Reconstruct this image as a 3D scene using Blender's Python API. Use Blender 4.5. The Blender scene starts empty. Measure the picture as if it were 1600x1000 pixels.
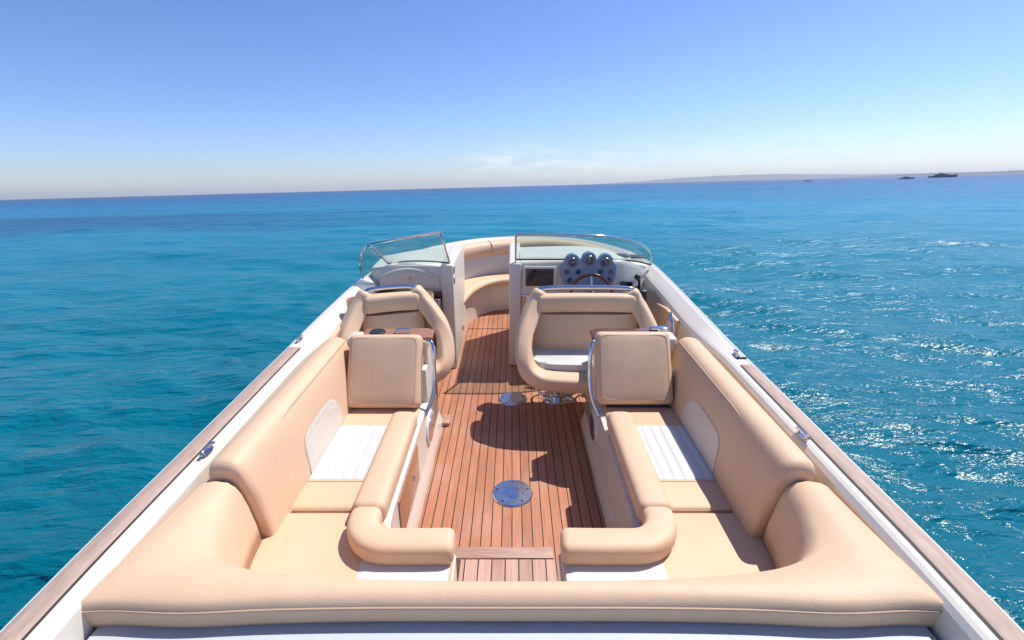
import bpy, bmesh, math, random
from mathutils import Vector, Matrix, Euler, noise
random.seed(7)
R = math.radians
SC = bpy.context.scene
C = SC.collection

# ------------------------------------------------------------------ camera
F_PX, PITCH_BOAT, PITCH_SEA, ROLL_SEA = 780.0, math.atan(280 / 780.0), math.atan(209 / 780.0), -1.5
cam_d = bpy.data.cameras.new('camera'); cam = bpy.data.objects.new('camera', cam_d); C.objects.link(cam)
cam_d.sensor_width = 36.0; cam_d.lens = 36.0 * F_PX / 1600.0
cam_d.clip_start = 0.02; cam_d.clip_end = 60000.0
CAM_SEA = Matrix.Translation((0, 0, 2.08)) @ Matrix.Rotation(R(90) - PITCH_SEA, 4, 'X') @ Matrix.Rotation(R(ROLL_SEA), 4, 'Z')
CAM_BOAT = Matrix.Translation((0, 0, 1.75)) @ Matrix.Rotation(R(90) - PITCH_BOAT, 4, 'X')
BOAT = CAM_SEA @ CAM_BOAT.inverted()          # how the boat sits on the sea (bow up, rolled a little)
cam.matrix_world = CAM_SEA
SC.camera = cam

# ------------------------------------------------------------------ light
SUN_BOAT = Vector((0.48, 0.37, 1.0)).normalized()
SUN = (BOAT.to_3x3() @ SUN_BOAT).normalized()
EL, AZ = math.asin(SUN.z), math.atan2(SUN.x, SUN.y)
world = bpy.data.worlds.new('World'); SC.world = world; world.use_nodes = True
wn, wl = world.node_tree.nodes, world.node_tree.links
bg = wn['Background']
sky = wn.new('ShaderNodeTexSky'); sky.sky_type = 'NISHITA'; sky.sun_disc = False
sky.sun_elevation = EL; sky.sun_rotation = AZ
sky.air_density = 1.0; sky.dust_density = 0.4; sky.ozone_density = 6.0; sky.altitude = 0
# a faint bank of small clouds low over the horizon
tc = wn.new('ShaderNodeTexCoord'); sp = wn.new('ShaderNodeSeparateXYZ'); wl.new(tc.outputs['Generated'], sp.inputs[0])
mp = wn.new('ShaderNodeMapping'); mp.inputs['Scale'].default_value = (9, 9, 42); wl.new(tc.outputs['Generated'], mp.inputs[0])
nz = wn.new('ShaderNodeTexNoise'); nz.inputs['Scale'].default_value = 1.6; nz.inputs['Detail'].default_value = 7; wl.new(mp.outputs[0], nz.inputs['Vector'])
cr = wn.new('ShaderNodeValToRGB'); cr.color_ramp.elements[0].position = .44; cr.color_ramp.elements[1].position = .66; wl.new(nz.outputs['Fac'], cr.inputs[0])
band = wn.new('ShaderNodeValToRGB'); wl.new(sp.outputs['Z'], band.inputs[0])
e = band.color_ramp.elements; e[0].position = .008; e[0].color = (0, 0, 0, 1); e[1].position = .035; e[1].color = (1, 1, 1, 1)
for p, v in ((.055, 1), (.085, 0)):
    q = e.new(p); q.color = (v, v, v, 1)
xm = wn.new('ShaderNodeMapRange'); xm.inputs[1].default_value = -.12; xm.inputs[2].default_value = .0; wl.new(sp.outputs['X'], xm.inputs[0])
m1 = wn.new('ShaderNodeMath'); m1.operation = 'MULTIPLY'; wl.new(cr.outputs[0], m1.inputs[0]); wl.new(band.outputs[0], m1.inputs[1])
m2 = wn.new('ShaderNodeMath'); m2.operation = 'MULTIPLY'; wl.new(m1.outputs[0], m2.inputs[0]); wl.new(xm.outputs[0], m2.inputs[1])
m3 = wn.new('ShaderNodeMath'); m3.operation = 'MULTIPLY'; xr2 = wn.new('ShaderNodeMapRange'); xr2.inputs[1].default_value = .12; xr2.inputs[2].default_value = .26; xr2.inputs[3].default_value = .42; xr2.inputs[4].default_value = .12; wl.new(sp.outputs['X'], xr2.inputs[0]); wl.new(m2.outputs[0], m3.inputs[0]); wl.new(xr2.outputs[0], m3.inputs[1])
hsv = wn.new('ShaderNodeMixRGB'); hsv.blend_type = 'MULTIPLY'; hsv.inputs[0].default_value = 1; hsv.inputs[2].default_value = (.97, .955, 1.12, 1); sat = wn.new('ShaderNodeHueSaturation'); sat.inputs['Saturation'].default_value = .96; sat.inputs['Value'].default_value = 1.22; wl.new(sky.outputs[0], sat.inputs['Color']); gm = wn.new('ShaderNodeGamma'); gm.inputs[1].default_value = 1.25; wl.new(sat.outputs[0], gm.inputs[0]); wl.new(gm.outputs[0], hsv.inputs[1])
mx = wn.new('ShaderNodeMixRGB'); wl.new(m3.outputs[0], mx.inputs[0]); wl.new(hsv.outputs[0], mx.inputs[1]); mx.inputs[2].default_value = (15.5, 15.6, 16.5, 1)
wl.new(mx.outputs[0], bg.inputs[0]); bg.inputs[1].default_value = 0.064
sl = bpy.data.lights.new('sun', 'SUN'); sl.energy = 5.0; sl.angle = R(0.53); sl.color = (1.0, 0.96, 0.90)
sun = bpy.data.objects.new('sun', sl); C.objects.link(sun)
sun.rotation_euler = SUN.to_track_quat('Z', 'Y').to_euler(); sun.location = (8, 6, 20)
SC.view_settings.view_transform = 'Standard'; SC.view_settings.look = 'None'
SC.view_settings.gamma = 1; SC.view_settings.exposure = 0.2
SC.cycles.max_bounces = 10; SC.cycles.transparent_max_bounces = 16

# ------------------------------------------------------------------ materials
def mat(name, col, rough=.5, metal=0, coat=0, spec=.5, var=0, vscale=6, bump=0, bscale=400, col2=None, stretch=(1, 1, 1)):
    m = bpy.data.materials.new(name); m.use_nodes = True
    n, l = m.node_tree.nodes, m.node_tree.links; b = n['Principled BSDF']
    b.inputs['Base Color'].default_value = (*col, 1); b.inputs['Roughness'].default_value = rough
    b.inputs['Metallic'].default_value = metal; b.inputs['Coat Weight'].default_value = coat
    b.inputs['Specular IOR Level'].default_value = spec
    t = n.new('ShaderNodeTexCoord'); mpn = n.new('ShaderNodeMapping'); mpn.inputs['Scale'].default_value = stretch
    l.new(t.outputs['Object'], mpn.inputs[0])
    if var:
        z = n.new('ShaderNodeTexNoise'); z.inputs['Scale'].default_value = vscale; z.inputs['Detail'].default_value = 5
        l.new(mpn.outputs[0], z.inputs['Vector'])
        r = n.new('ShaderNodeMixRGB'); c2 = col2 or tuple(c * (1 - var) for c in col)
        mr = n.new('ShaderNodeMapRange'); mr.inputs[1].default_value = .3; mr.inputs[2].default_value = .7; l.new(z.outputs['Fac'], mr.inputs[0])
        l.new(mr.outputs[0], r.inputs[0]); r.inputs[1].default_value = (*col, 1); r.inputs[2].default_value = (*c2, 1)
        l.new(r.outputs[0], b.inputs['Base Color'])
    if bump:
        z = n.new('ShaderNodeTexNoise'); z.inputs['Scale'].default_value = bscale; z.inputs['Detail'].default_value = 3
        l.new(mpn.outputs[0], z.inputs['Vector'])
        bp = n.new('ShaderNodeBump'); bp.inputs['Strength'].default_value = bump; bp.inputs['Distance'].default_value = .002
        l.new(z.outputs['Fac'], bp.inputs['Height'])
        z2 = n.new('ShaderNodeTexNoise'); z2.inputs['Scale'].default_value = 9; l.new(t.outputs['Object'], z2.inputs['Vector'])
        b2 = n.new('ShaderNodeBump'); b2.inputs['Strength'].default_value = .4; b2.inputs['Distance'].default_value = .006
        l.new(z2.outputs['Fac'], b2.inputs['Height']); l.new(bp.outputs[0], b2.inputs['Normal'])
        l.new(b2.outputs[0], b.inputs['Normal'])
    return m

M = {}
M['tan'] = mat('tan_leather', (.69, .47, .30), .55, var=.10, vscale=3, bump=.4, bscale=260, spec=.4)
M['seam'] = mat('tan_stitching', (.50, .33, .21), .6)
M['white'] = mat('white_vinyl', (.60, .595, .58), .45, var=.04, bump=.25, bscale=260, spec=.4)
M['gel'] = mat('cream_gelcoat', (.70, .64, .55), .25, coat=.3, var=.05, vscale=2)
M['gelw'] = mat('white_gelcoat', (.66, .65, .63), .2, coat=.3, var=.05, vscale=2)
M['dash'] = mat('dash_gelcoat', (.72, .65, .56), .35, var=.05, vscale=3)
M['chrome'] = mat('polished_steel', (.75, .77, .80), .09, metal=1, var=.15, vscale=30)
M['steel'] = mat('brushed_steel', (.72, .73, .74), .22, metal=1, var=.25, vscale=25, bump=.2, bscale=60)
M['dark'] = mat('black_plastic', (.015, .017, .022), .3)
M['rubber'] = mat('dark_seam', (.035, .03, .028), .7)
M['screen'] = mat('screen_glass', (.012, .018, .035), .08, coat=.5)
M['panel'] = mat('blue_grey_panel', (.24, .34, .50), .4, metal=0, var=.2, vscale=14)
M['dial'] = mat('gauge_dial', (.025, .07, .16), .15, coat=.6)
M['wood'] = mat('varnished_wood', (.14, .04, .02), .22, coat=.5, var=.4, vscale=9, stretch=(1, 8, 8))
M['wood_lit'] = mat('sunlit_varnished_teak', (.40, .17, .075), .25, coat=.5, var=.3, vscale=9, stretch=(1, 8, 8))  # lighter copy of the varnished wood, sunlight put into its colour
M['pale'] = mat('pale_vinyl', (.64, .56, .47), .45, var=.04, bump=.25, bscale=260)
M['pad'] = mat('grey_deck_pad', (.50, .53, .56), .55, var=.08, bump=.3, bscale=120)
M['gteak'] = mat('weathered_teak', (.46, .335, .265), .6, var=.35, vscale=16, stretch=(6, .7, 6), col2=(.34, .235, .18), bump=.2, bscale=90)
M['step_teak'] = mat('pale_teak_board', (.46, .28, .20), .55, var=.3, vscale=14, stretch=(.8, 8, 8), bump=.2, bscale=90)
M['hull'] = mat('hull_gelcoat', (.70, .70, .69), .12, coat=.4)

def planks(name, pitch, c1, c2, seam=(.02, .015, .012), w=.10, off=0.0):
    m = bpy.data.materials.new(name); m.use_nodes = True
    n, l = m.node_tree.nodes, m.node_tree.links; b = n['Principled BSDF']; b.inputs['Roughness'].default_value = .5
    b.inputs['Specular IOR Level'].default_value = .35
    def math_(op, a, b_=None, v=None):
        q = n.new('ShaderNodeMath'); q.operation = op; l.new(a, q.inputs[0])
        if b_ is not None: l.new(b_, q.inputs[1])
        if v is not None: q.inputs[1].default_value = v
        return q.outputs[0]
    t = n.new('ShaderNodeTexCoord'); s = n.new('ShaderNodeSeparateXYZ'); l.new(t.outputs['Object'], s.inputs[0])
    x = math_('ADD', s.outputs['X'], v=20 * pitch + off); x = math_('DIVIDE', x, v=pitch)
    fl = math_('FLOOR', x); fr = math_('FRACT', x)
    # plank butt joints differ from plank to plank
    wn0 = n.new('ShaderNodeTexWhiteNoise'); wn0.noise_dimensions = '1D'; l.new(fl, wn0.inputs['W'])
    yy = math_('MULTIPLY', wn0.outputs[0], v=7.0); yy = math_('ADD', s.outputs['Y'], yy); yd = math_('DIVIDE', yy, v=2.6)
    yf = math_('FLOOR', yd); cell = math_('MULTIPLY', yf, v=37.0); cell = math_('ADD', cell, fl)
    wn1 = n.new('ShaderNodeTexWhiteNoise'); wn1.noise_dimensions = '1D'; l.new(cell, wn1.inputs['W'])
    mpn = n.new('ShaderNodeMapping'); mpn.inputs['Scale'].default_value = (60, 2.2, 10); l.new(t.outputs['Object'], mpn.inputs[0])
    g = n.new('ShaderNodeTexNoise'); g.inputs['Scale'].default_value = 2.2; g.inputs['Detail'].default_value = 8; l.new(mpn.outputs[0], g.inputs['Vector'])
    mix = n.new('ShaderNodeMixRGB'); mix.inputs[1].default_value = (*c1, 1); mix.inputs[2].default_value = (*c2, 1); l.new(wn1.outputs[0], mix.inputs[0])
    gr = n.new('ShaderNodeMapRange'); gr.inputs[1].default_value = .3; gr.inputs[2].default_value = .75; gr.inputs[3].default_value = 1.12; gr.inputs[4].default_value = .72
    l.new(g.outputs['Fac'], gr.inputs[0])
    mul = n.new('ShaderNodeVectorMath'); mul.operation = 'SCALE'; l.new(mix.outputs[0], mul.inputs[0]); l.new(gr.outputs[0], mul.inputs[3])
    d = math_('SUBTRACT', fr, v=.5); d = math_('ABSOLUTE', d); sm = math_('GREATER_THAN', d, v=.5 - w / 2)
    wz = n.new('ShaderNodeTexNoise'); wz.inputs['Scale'].default_value = 3.5; wz.inputs['Detail'].default_value = 6; l.new(t.outputs['Object'], wz.inputs['Vector'])
    wr0 = n.new('ShaderNodeMapRange'); wr0.inputs[1].default_value = .48; wr0.inputs[2].default_value = .72; wr0.inputs[4].default_value = .38; l.new(wz.outputs['Fac'], wr0.inputs[0])
    wm0 = n.new('ShaderNodeMixRGB'); l.new(wr0.outputs[0], wm0.inputs[0]); l.new(mul.outputs[0], wm0.inputs[1]); wm0.inputs[2].default_value = (.48, .31, .23, 1)
    f = n.new('ShaderNodeMixRGB'); l.new(sm, f.inputs[0]); l.new(wm0.outputs[0], f.inputs[1]); f.inputs[2].default_value = (*seam, 1)
    l.new(f.outputs[0], b.inputs['Base Color'])
    inv = math_('MULTIPLY', sm, v=-1.0); h = math_('ADD', inv, g.outputs['Fac'])
    bp = n.new('ShaderNodeBump'); bp.inputs['Strength'].default_value = .35; bp.inputs['Distance'].default_value = .0015; l.new(h, bp.inputs['Height'])
    l.new(bp.outputs[0], b.inputs['Normal'])
    return m
M['floor'] = planks('teak_planks', .0485, (.48, .205, .105), (.36, .148, .078))
M['stepfloor'] = planks('wide_teak_planks', .052, (.54, .33, .25), (.42, .24, .17), w=.09, off=.026)

def glass_mat():
    m = bpy.data.materials.new('green_glass'); m.use_nodes = True
    n, l = m.node_tree.nodes, m.node_tree.links; n.remove(n['Principled BSDF'])
    tr = n.new('ShaderNodeBsdfTransparent'); tr.inputs[0].default_value = (.86, .945, .915, 1)
    gl = n.new('ShaderNodeBsdfGlossy'); gl.inputs['Roughness'].default_value = .02
    df = n.new('ShaderNodeBsdfDiffuse'); df.inputs[0].default_value = (.62, .80, .72, 1)
    lw = n.new('ShaderNodeLayerWeight'); lw.inputs[0].default_value = .5
    pw = n.new('ShaderNodeMath'); pw.operation = 'POWER'; l.new(lw.outputs['Facing'], pw.inputs[0]); pw.inputs[1].default_value = 4.0
    fr = n.new('ShaderNodeMath'); fr.operation = 'MULTIPLY_ADD'; l.new(pw.outputs[0], fr.inputs[0]); fr.inputs[1].default_value = .8; fr.inputs[2].default_value = .03
    a = n.new('ShaderNodeMixShader'); a.inputs[0].default_value = .06; l.new(tr.outputs[0], a.inputs[1]); l.new(df.outputs[0], a.inputs[2])
    b = n.new('ShaderNodeMixShader'); l.new(fr.outputs[0], b.inputs[0]); l.new(a.outputs[0], b.inputs[1]); l.new(gl.outputs[0], b.inputs[2])
    l.new(b.outputs[0], n['Material Output'].inputs[0])
    return m
M['glass'] = glass_mat()

# ------------------------------------------------------------------ mesh helpers (all shapes in boat coordinates, metres)
BOAT_ROOTS = []
def link_mesh(name, bm, m, parent=None, origin=None, sharp=35, bevel=0, subsurf=0):
    me = bpy.data.meshes.new(name)
    o = bpy.data.objects.new(name, me)
    base = Vector(parent['_o']) if parent is not None else Vector(origin or (0, 0, 0))
    bmesh.ops.translate(bm, vec=-base, verts=bm.verts)
    bmesh.ops.recalc_face_normals(bm, faces=bm.faces)
    bm.to_mesh(me); bm.free()
    me.shade_smooth()
    if sharp: me.set_sharp_from_angle(angle=R(sharp))
    for k in (m if isinstance(m, (list, tuple)) else [m]): me.materials.append(M[k] if isinstance(k, str) else k)
    C.objects.link(o); o['_o'] = tuple(base)
    if bevel:
        b = o.modifiers.new('bevel', 'BEVEL'); b.width = bevel; b.segments = 3; b.limit_method = 'ANGLE'; b.angle_limit = R(40)
    if subsurf:
        s = o.modifiers.new('subsurf', 'SUBSURF'); s.levels = s.render_levels = subsurf
    if parent is not None: o.parent = parent
    else:
        o.location = base; BOAT_ROOTS.append(o)
    return o
def thing(name, label, cat, loc=(0, 0, 0), group=None):
    o = bpy.data.objects.new(name, None); C.objects.link(o); o.empty_display_size = .1
    o.location = loc; o['_o'] = tuple(loc); o['label'] = label; o['category'] = cat
    if group: o['group'] = group
    BOAT_ROOTS.append(o); return o
def new(): return bmesh.new()
def box(bm, x0, x1, y0, y1, z0, z1, r=0, seg=4, rot=None, mi=0):
    n0 = set(bm.verts)
    g = bmesh.ops.create_cube(bm, size=1)
    vs = g['verts']
    bmesh.ops.scale(bm, vec=(abs(x1 - x0), abs(y1 - y0), abs(z1 - z0)), verts=vs)
    es = list({e for v in vs for e in v.link_edges})
    if r: bmesh.ops.bevel(bm, geom=es, offset=r, segments=seg, profile=.5, affect='EDGES')
    vs = [v for v in bm.verts if v not in n0]
    if rot is not None: bmesh.ops.rotate(bm, cent=(0, 0, 0), matrix=rot, verts=vs)
    bmesh.ops.translate(bm, vec=((x0 + x1) / 2, (y0 + y1) / 2, (z0 + z1) / 2), verts=vs)
    if mi:
        for f in {f for v in vs for f in v.link_faces}: f.material_index = mi
    return bm
def prism(bm, poly, z0, z1, r=0, seg=3, bottom=True):
    lo = [bm.verts.new((x, y, z0)) for x, y in poly]; hi = [bm.verts.new((x, y, z1)) for x, y in poly]
    n = len(poly); top = bm.faces.new(hi)
    if bottom: bm.faces.new(lo[::-1])
    for i in range(n): bm.faces.new((lo[i], lo[(i + 1) % n], hi[(i + 1) % n], hi[i]))
    if r: bmesh.ops.bevel(bm, geom=list(top.edges), offset=r, segments=seg, profile=.5, affect='EDGES')
    return bm
def grid(bm, rows, closed=False, cap=False, mi=0):
    V = [[bm.verts.new(p) for p in r] for r in rows]
    fs = []
    for a, b in zip(V[:-1], V[1:]):
        n = len(a)
        for i in range(n if closed else n - 1):
            try: fs.append(bm.faces.new((a[i], a[(i + 1) % n], b[(i + 1) % n], b[i])))
            except ValueError: pass
    if cap and closed:
        for r in (V[0][::-1], V[-1]): fs.append(bm.faces.new(r))
    for f in fs: f.material_index = mi
    return V
def catmull(pts, n=8, closed=False):
    P = [Vector(p) for p in pts]; out = []
    N = len(P); rng = range(N if closed else N - 1)
    for i in rng:
        g = lambda k: P[k % N] if closed else P[max(0, min(N - 1, k))]
        p0, p1, p2, p3 = g(i - 1), g(i), g(i + 1), g(i + 2)
        for j in range(n):
            t = j / n
            out.append(.5 * ((2 * p1) + (p2 - p0) * t + (2 * p0 - 5 * p1 + 4 * p2 - p3) * t * t + (3 * p1 - p0 - 3 * p2 + p3) * t ** 3))
    if not closed: out.append(P[-1].copy())
    return out
def frames(path, up=Vector((0, 0, 1))):
    res = []
    for i, p in enumerate(path):
        t = (path[min(i + 1, len(path) - 1)] - path[max(i - 1, 0)]).normalized()
        s = t.cross(up)
        if s.length < 1e-3: s = t.cross(Vector((0, 1, 0)))
        s.normalize(); u = s.cross(t).normalized(); res.append((p, t, s, u))
    return res
def sweep(bm, path, prof, up=Vector((0, 0, 1)), endr=0.0, closed=False):
    """prof: (side, up) points; endr: rounded pillow ends"""
    path = [Vector(p) for p in path]; fr = frames(path, up)
    rows = [[p + s * a + u * b for a, b in prof] for p, t, s, u in fr]
    if closed:
        rows.append(rows[0]); V = grid(bm, rows, closed=True); bmesh.ops.remove_doubles(bm, verts=bm.verts, dist=1e-5); return
    cx = sum(a for a, b in prof) / len(prof); cy = sum(b for a, b in prof) / len(prof)
    if endr:
        def ends(f, sg):
            p, t, s, u = f; o = []
            w = max(abs(a - cx) for a, b in prof)
            for k in range(1, 7):
                th = k / 6 * math.pi / 2; d = endr * math.sin(th); sh = endr * (1 - math.cos(th))
                row = []
                for a, b in prof:
                    L = math.hypot(a - cx, b - cy); q = max(0, (L - sh) / L) if L else 0
                    row.append(p + t * sg * d + s * (cx + (a - cx) * q) + u * (cy + (b - cy) * q))
                o.append(row)
            return o
        rows = ends(fr[0], -1)[::-1] + rows + ends(fr[-1], 1)
    grid(bm, rows, closed=True, cap=True)
def circ(r, n=14, ry=None): return [(r * math.cos(2 * math.pi * i / n), (ry or r) * math.sin(2 * math.pi * i / n)) for i in range(n)]
def squircle(w, h, n=28, p=4.0, cx=0, cy=0):
    o = []
    for i in range(n):
        a = 2 * math.pi * i / n; c, s = math.cos(a), math.sin(a)
        o.append((cx + w / 2 * math.copysign(abs(c) ** (2 / p), c), cy + h / 2 * math.copysign(abs(s) ** (2 / p), s)))
    return o
def tube(bm, pts, r, n=12, smooth=0, ends=True):
    path = catmull(pts, smooth) if smooth else [Vector(p) for p in pts]
    sweep(bm, path, circ(r, n), endr=r * .8 if ends else 0)
def disc(bm, c, r, h, n=40, axis='Z', bevel=0, rx=1.0):
    """round plate with its face along axis"""
    prof = [(r, 0), (r, h - bevel), (r - bevel, h)] if bevel else [(r, 0), (r, h)]
    rows = []
    for rr, z in [(0.0001, 0)] + prof + [(.0001, h)]:
        row = []
        for i in range(n):
            a = 2 * math.pi * i / n; p = Vector((rr * math.cos(a) * rx, rr * math.sin(a), z))
            if axis == 'Y': p = Vector((p.x, -p.z, p.y))
            if axis == 'X': p = Vector((p.z, p.x, p.y))
            if axis == '-X': p = Vector((-p.z, p.x, p.y))
            row.append(p + Vector(c))
        rows.append(row)
    grid(bm, rows, closed=True, cap=True)
def lerp(tab, y):
    if y <= tab[0][0]: return tab[0][1]
    for (a, u), (b, v) in zip(tab[:-1], tab[1:]):
        if y <= b: return u + (v - u) * (y - a) / (b - a)
    return tab[-1][1]
def sm(t): t = max(0, min(1, t)); return t * t * (3 - 2 * t)

# ------------------------------------------------------------------ the sea and the land
def sea_mat():
    m = bpy.data.materials.new('sea_water'); m.use_nodes = True
    n, l = m.node_tree.nodes, m.node_tree.links; n.remove(n['Principled BSDF'])
    b = n.new('ShaderNodeBsdfDiffuse'); gy = n.new('ShaderNodeBsdfGlossy'); gy.inputs['Roughness'].default_value = .20
    fz = n.new('ShaderNodeFresnel'); fz.inputs[0].default_value = 1.33
    ml = n.new('ShaderNodeMath'); ml.operation = 'MULTIPLY'; l.new(fz.outputs[0], ml.inputs[0]); ml.inputs[1].default_value = .72
    mn = n.new('ShaderNodeMath'); mn.operation = 'MINIMUM'; l.new(ml.outputs[0], mn.inputs[0]); mn.inputs[1].default_value = .42
    mxs = n.new('ShaderNodeMixShader'); l.new(mn.outputs[0], mxs.inputs[0]); l.new(b.outputs[0], mxs.inputs[1]); l.new(gy.outputs[0], mxs.inputs[2])
    l.new(mxs.outputs[0], n['Material Output'].inputs[0])
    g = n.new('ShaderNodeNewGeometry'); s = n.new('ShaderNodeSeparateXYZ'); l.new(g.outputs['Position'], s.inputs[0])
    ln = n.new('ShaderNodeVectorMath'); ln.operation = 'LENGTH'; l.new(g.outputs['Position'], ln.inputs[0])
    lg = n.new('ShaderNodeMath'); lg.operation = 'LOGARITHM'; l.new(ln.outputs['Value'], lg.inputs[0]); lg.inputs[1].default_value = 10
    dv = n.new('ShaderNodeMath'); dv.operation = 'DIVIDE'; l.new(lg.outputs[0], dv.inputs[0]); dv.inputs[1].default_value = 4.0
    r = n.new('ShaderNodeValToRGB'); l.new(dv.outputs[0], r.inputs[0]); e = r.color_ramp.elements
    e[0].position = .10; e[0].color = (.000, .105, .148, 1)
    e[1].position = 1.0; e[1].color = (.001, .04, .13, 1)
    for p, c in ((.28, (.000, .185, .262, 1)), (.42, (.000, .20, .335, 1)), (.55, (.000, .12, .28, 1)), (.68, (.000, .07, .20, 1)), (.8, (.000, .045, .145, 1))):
        q = e.new(p); q.color = c
    # patches of sand and weed on the bottom
    mp_ = n.new('ShaderNodeMapping'); mp_.inputs['Scale'].default_value = (.012, .03, 1); l.new(g.outputs['Position'], mp_.inputs[0])
    z = n.new('ShaderNodeTexNoise'); z.inputs['Scale'].default_value = 1.0; z.inputs['Detail'].default_value = 4; l.new(mp_.outputs[0], z.inputs['Vector'])
    mr = n.new('ShaderNodeMapRange'); mr.inputs[1].default_value = .35; mr.inputs[2].default_value = .65; mr.inputs[3].default_value = .78; mr.inputs[4].default_value = 1.12; l.new(z.outputs['Fac'], mr.inputs[0])
    sc = n.new('ShaderNodeVectorMath'); sc.operation = 'SCALE'; l.new(r.outputs[0], sc.inputs[0]); l.new(mr.outputs[0], sc.inputs[3])
    # weed bed: a dark band some 50 m off on the port side
    yn = n.new('ShaderNodeTexNoise'); yn.inputs['Scale'].default_value = .08; yn.inputs['Detail'].default_value = 6; l.new(g.outputs['Position'], yn.inputs['Vector'])
    ya = n.new('ShaderNodeMath'); ya.operation = 'MULTIPLY_ADD'; l.new(yn.outputs['Fac'], ya.inputs[0]); ya.inputs[1].default_value = 34.0; l.new(s.outputs['Y'], ya.inputs[2])
    yr = n.new('ShaderNodeValToRGB'); yq = n.new('ShaderNodeMath'); yq.operation = 'DIVIDE'; l.new(ya.outputs[0], yq.inputs[0]); yq.inputs[1].default_value = 200.0
    l.new(yq.outputs[0], yr.inputs[0]); ye = yr.color_ramp.elements; ye[0].position = .22; ye[0].color = (0, 0, 0, 1); ye[1].position = .25; ye[1].color = (1, 1, 1, 1)
    for p, v in ((.34, 1), (.38, 0)):
        q = ye.new(p); q.color = (v, v, v, 1)
    xr = n.new('ShaderNodeMapRange'); l.new(s.outputs['X'], xr.inputs[0]); xr.inputs[1].default_value = 8; xr.inputs[2].default_value = -35; xr.inputs[3].default_value = 0; xr.inputs[4].default_value = .65
    wm = n.new('ShaderNodeMath'); wm.operation = 'MULTIPLY'; l.new(yr.outputs[0], wm.inputs[0]); l.new(xr.outputs[0], wm.inputs[1])
    fm = n.new('ShaderNodeMixRGB'); l.new(wm.outputs[0], fm.inputs[0]); l.new(sc.outputs[0], fm.inputs[1]); fm.inputs[2].default_value = (.002, .045, .13, 1)
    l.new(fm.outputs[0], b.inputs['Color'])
    # ripples
    prev = None
    for scale, st, dist, sx in ((.09, 1, .9, (.5, 1.5, 1)), (.35, 1, .36, (.6, 1.5, 1)), (1.5, 1.0, .10, (.55, 1.6, 1)), (4.5, 1.0, .072, (.6, 1.5, 1)), (14, 1, .014, (.8, 1.3, 1))):
        mq = n.new('ShaderNodeMapping'); mq.inputs['Rotation'].default_value = (0, 0, R(-18)); mq.inputs['Scale'].default_value = sx; l.new(g.outputs['Position'], mq.inputs[0])
        w = n.new('ShaderNodeTexNoise'); w.inputs['Scale'].default_value = scale; w.inputs['Detail'].default_value = 4; w.inputs['Distortion'].default_value = .4
        l.new(mq.outputs[0], w.inputs['Vector'])
        bp = n.new('ShaderNodeBump'); bp.inputs['Strength'].default_value = st; bp.inputs['Distance'].default_value = dist; l.new(w.outputs['Fac'], bp.inputs['Height'])
        if prev: l.new(prev, bp.inputs['Normal'])
        prev = bp.outputs[0]
    for q in (b, gy, fz): l.new(prev, q.inputs['Normal'])
    return m
M['sea'] = sea_mat()
def build_sea():
    import numpy as np
    rng = np.random.RandomState(11)
    rads = []; r = 1.2
    while r < 9000:
        rads.append(r); r *= 1.0095 if r < 25 else (1.012 if r < 70 else (1.02 if r < 350 else 1.09))
    rads = np.array(rads); NA = 1000; n = len(rads)
    th = np.arange(NA) * 2 * math.pi / NA
    X = rads[:, None] * np.sin(th)[None]; Y = rads[:, None] * np.cos(th)[None]; Z = np.zeros_like(X)
    cell = np.maximum(np.gradient(rads), rads * 2 * math.pi / NA * .6)[:, None]
    patch = np.zeros_like(X)                      # gusts: rougher and calmer patches
    for k in range(9):
        L = rng.uniform(12, 60); a = rng.uniform(0, 6.28); patch += np.sin(2 * math.pi / L * (X * math.cos(a) + Y * math.sin(a)) + rng.uniform(0, 6.28))
    patch = 1 + .09 * np.clip(patch, -3, 3) / 1.0
    for k in range(64):
        L = .34 * 1.058 ** k; a = R(70 + rng.normal(0, 24)); am = SEA_AMP * (L ** .55 if L < 3 else 3 ** .55 * (L / 3) ** .1)
        w = np.clip((L / (cell * 2.6) - 1) * 1.5, 0, 1)
        ph = 2 * math.pi / L * (X * math.cos(a) + Y * math.sin(a)) + rng.uniform(0, 6.28)
        ph = ph + .5 * np.sin(ph * .13 + rng.uniform(0, 6.28))
        sn = np.sin(ph); Z += am * w * (sn + .3 * (sn * sn - .5)) * (patch if L < 2.5 else 1)
    co = np.stack([X, Y, Z], -1).reshape(-1, 3)
    i0 = np.arange(n - 1)[:, None] * NA; a0 = np.arange(NA)[None]; a1 = (a0 + 1) % NA
    q = np.stack([i0 + a0, i0 + a1, i0 + NA + a1, i0 + NA + a0], -1).reshape(-1, 4)
    me = bpy.data.meshes.new('sea')
    me.vertices.add(len(co) + 1); me.vertices.foreach_set('co', np.vstack([co, [[0, 0, 0]]]).astype(np.float32).ravel())
    nq = len(q); tri = np.stack([np.full(NA, len(co)), a1[0], a0[0]], -1)
    loops = np.concatenate([q.ravel(), tri.ravel()]); me.loops.add(len(loops)); me.loops.foreach_set('vertex_index', loops.astype(np.int32))
    me.polygons.add(nq + NA)
    me.polygons.foreach_set('loop_start', np.concatenate([np.arange(nq) * 4, nq * 4 + np.arange(NA) * 3]).astype(np.int32))
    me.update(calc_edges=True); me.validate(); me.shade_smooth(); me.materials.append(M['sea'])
    if me.polygons[0].normal.z < 0: me.flip_normals()
    o = bpy.data.objects.new('sea', me); C.objects.link(o); o['kind'] = 'structure'
SEA_AMP = .0047
build_sea()

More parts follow.
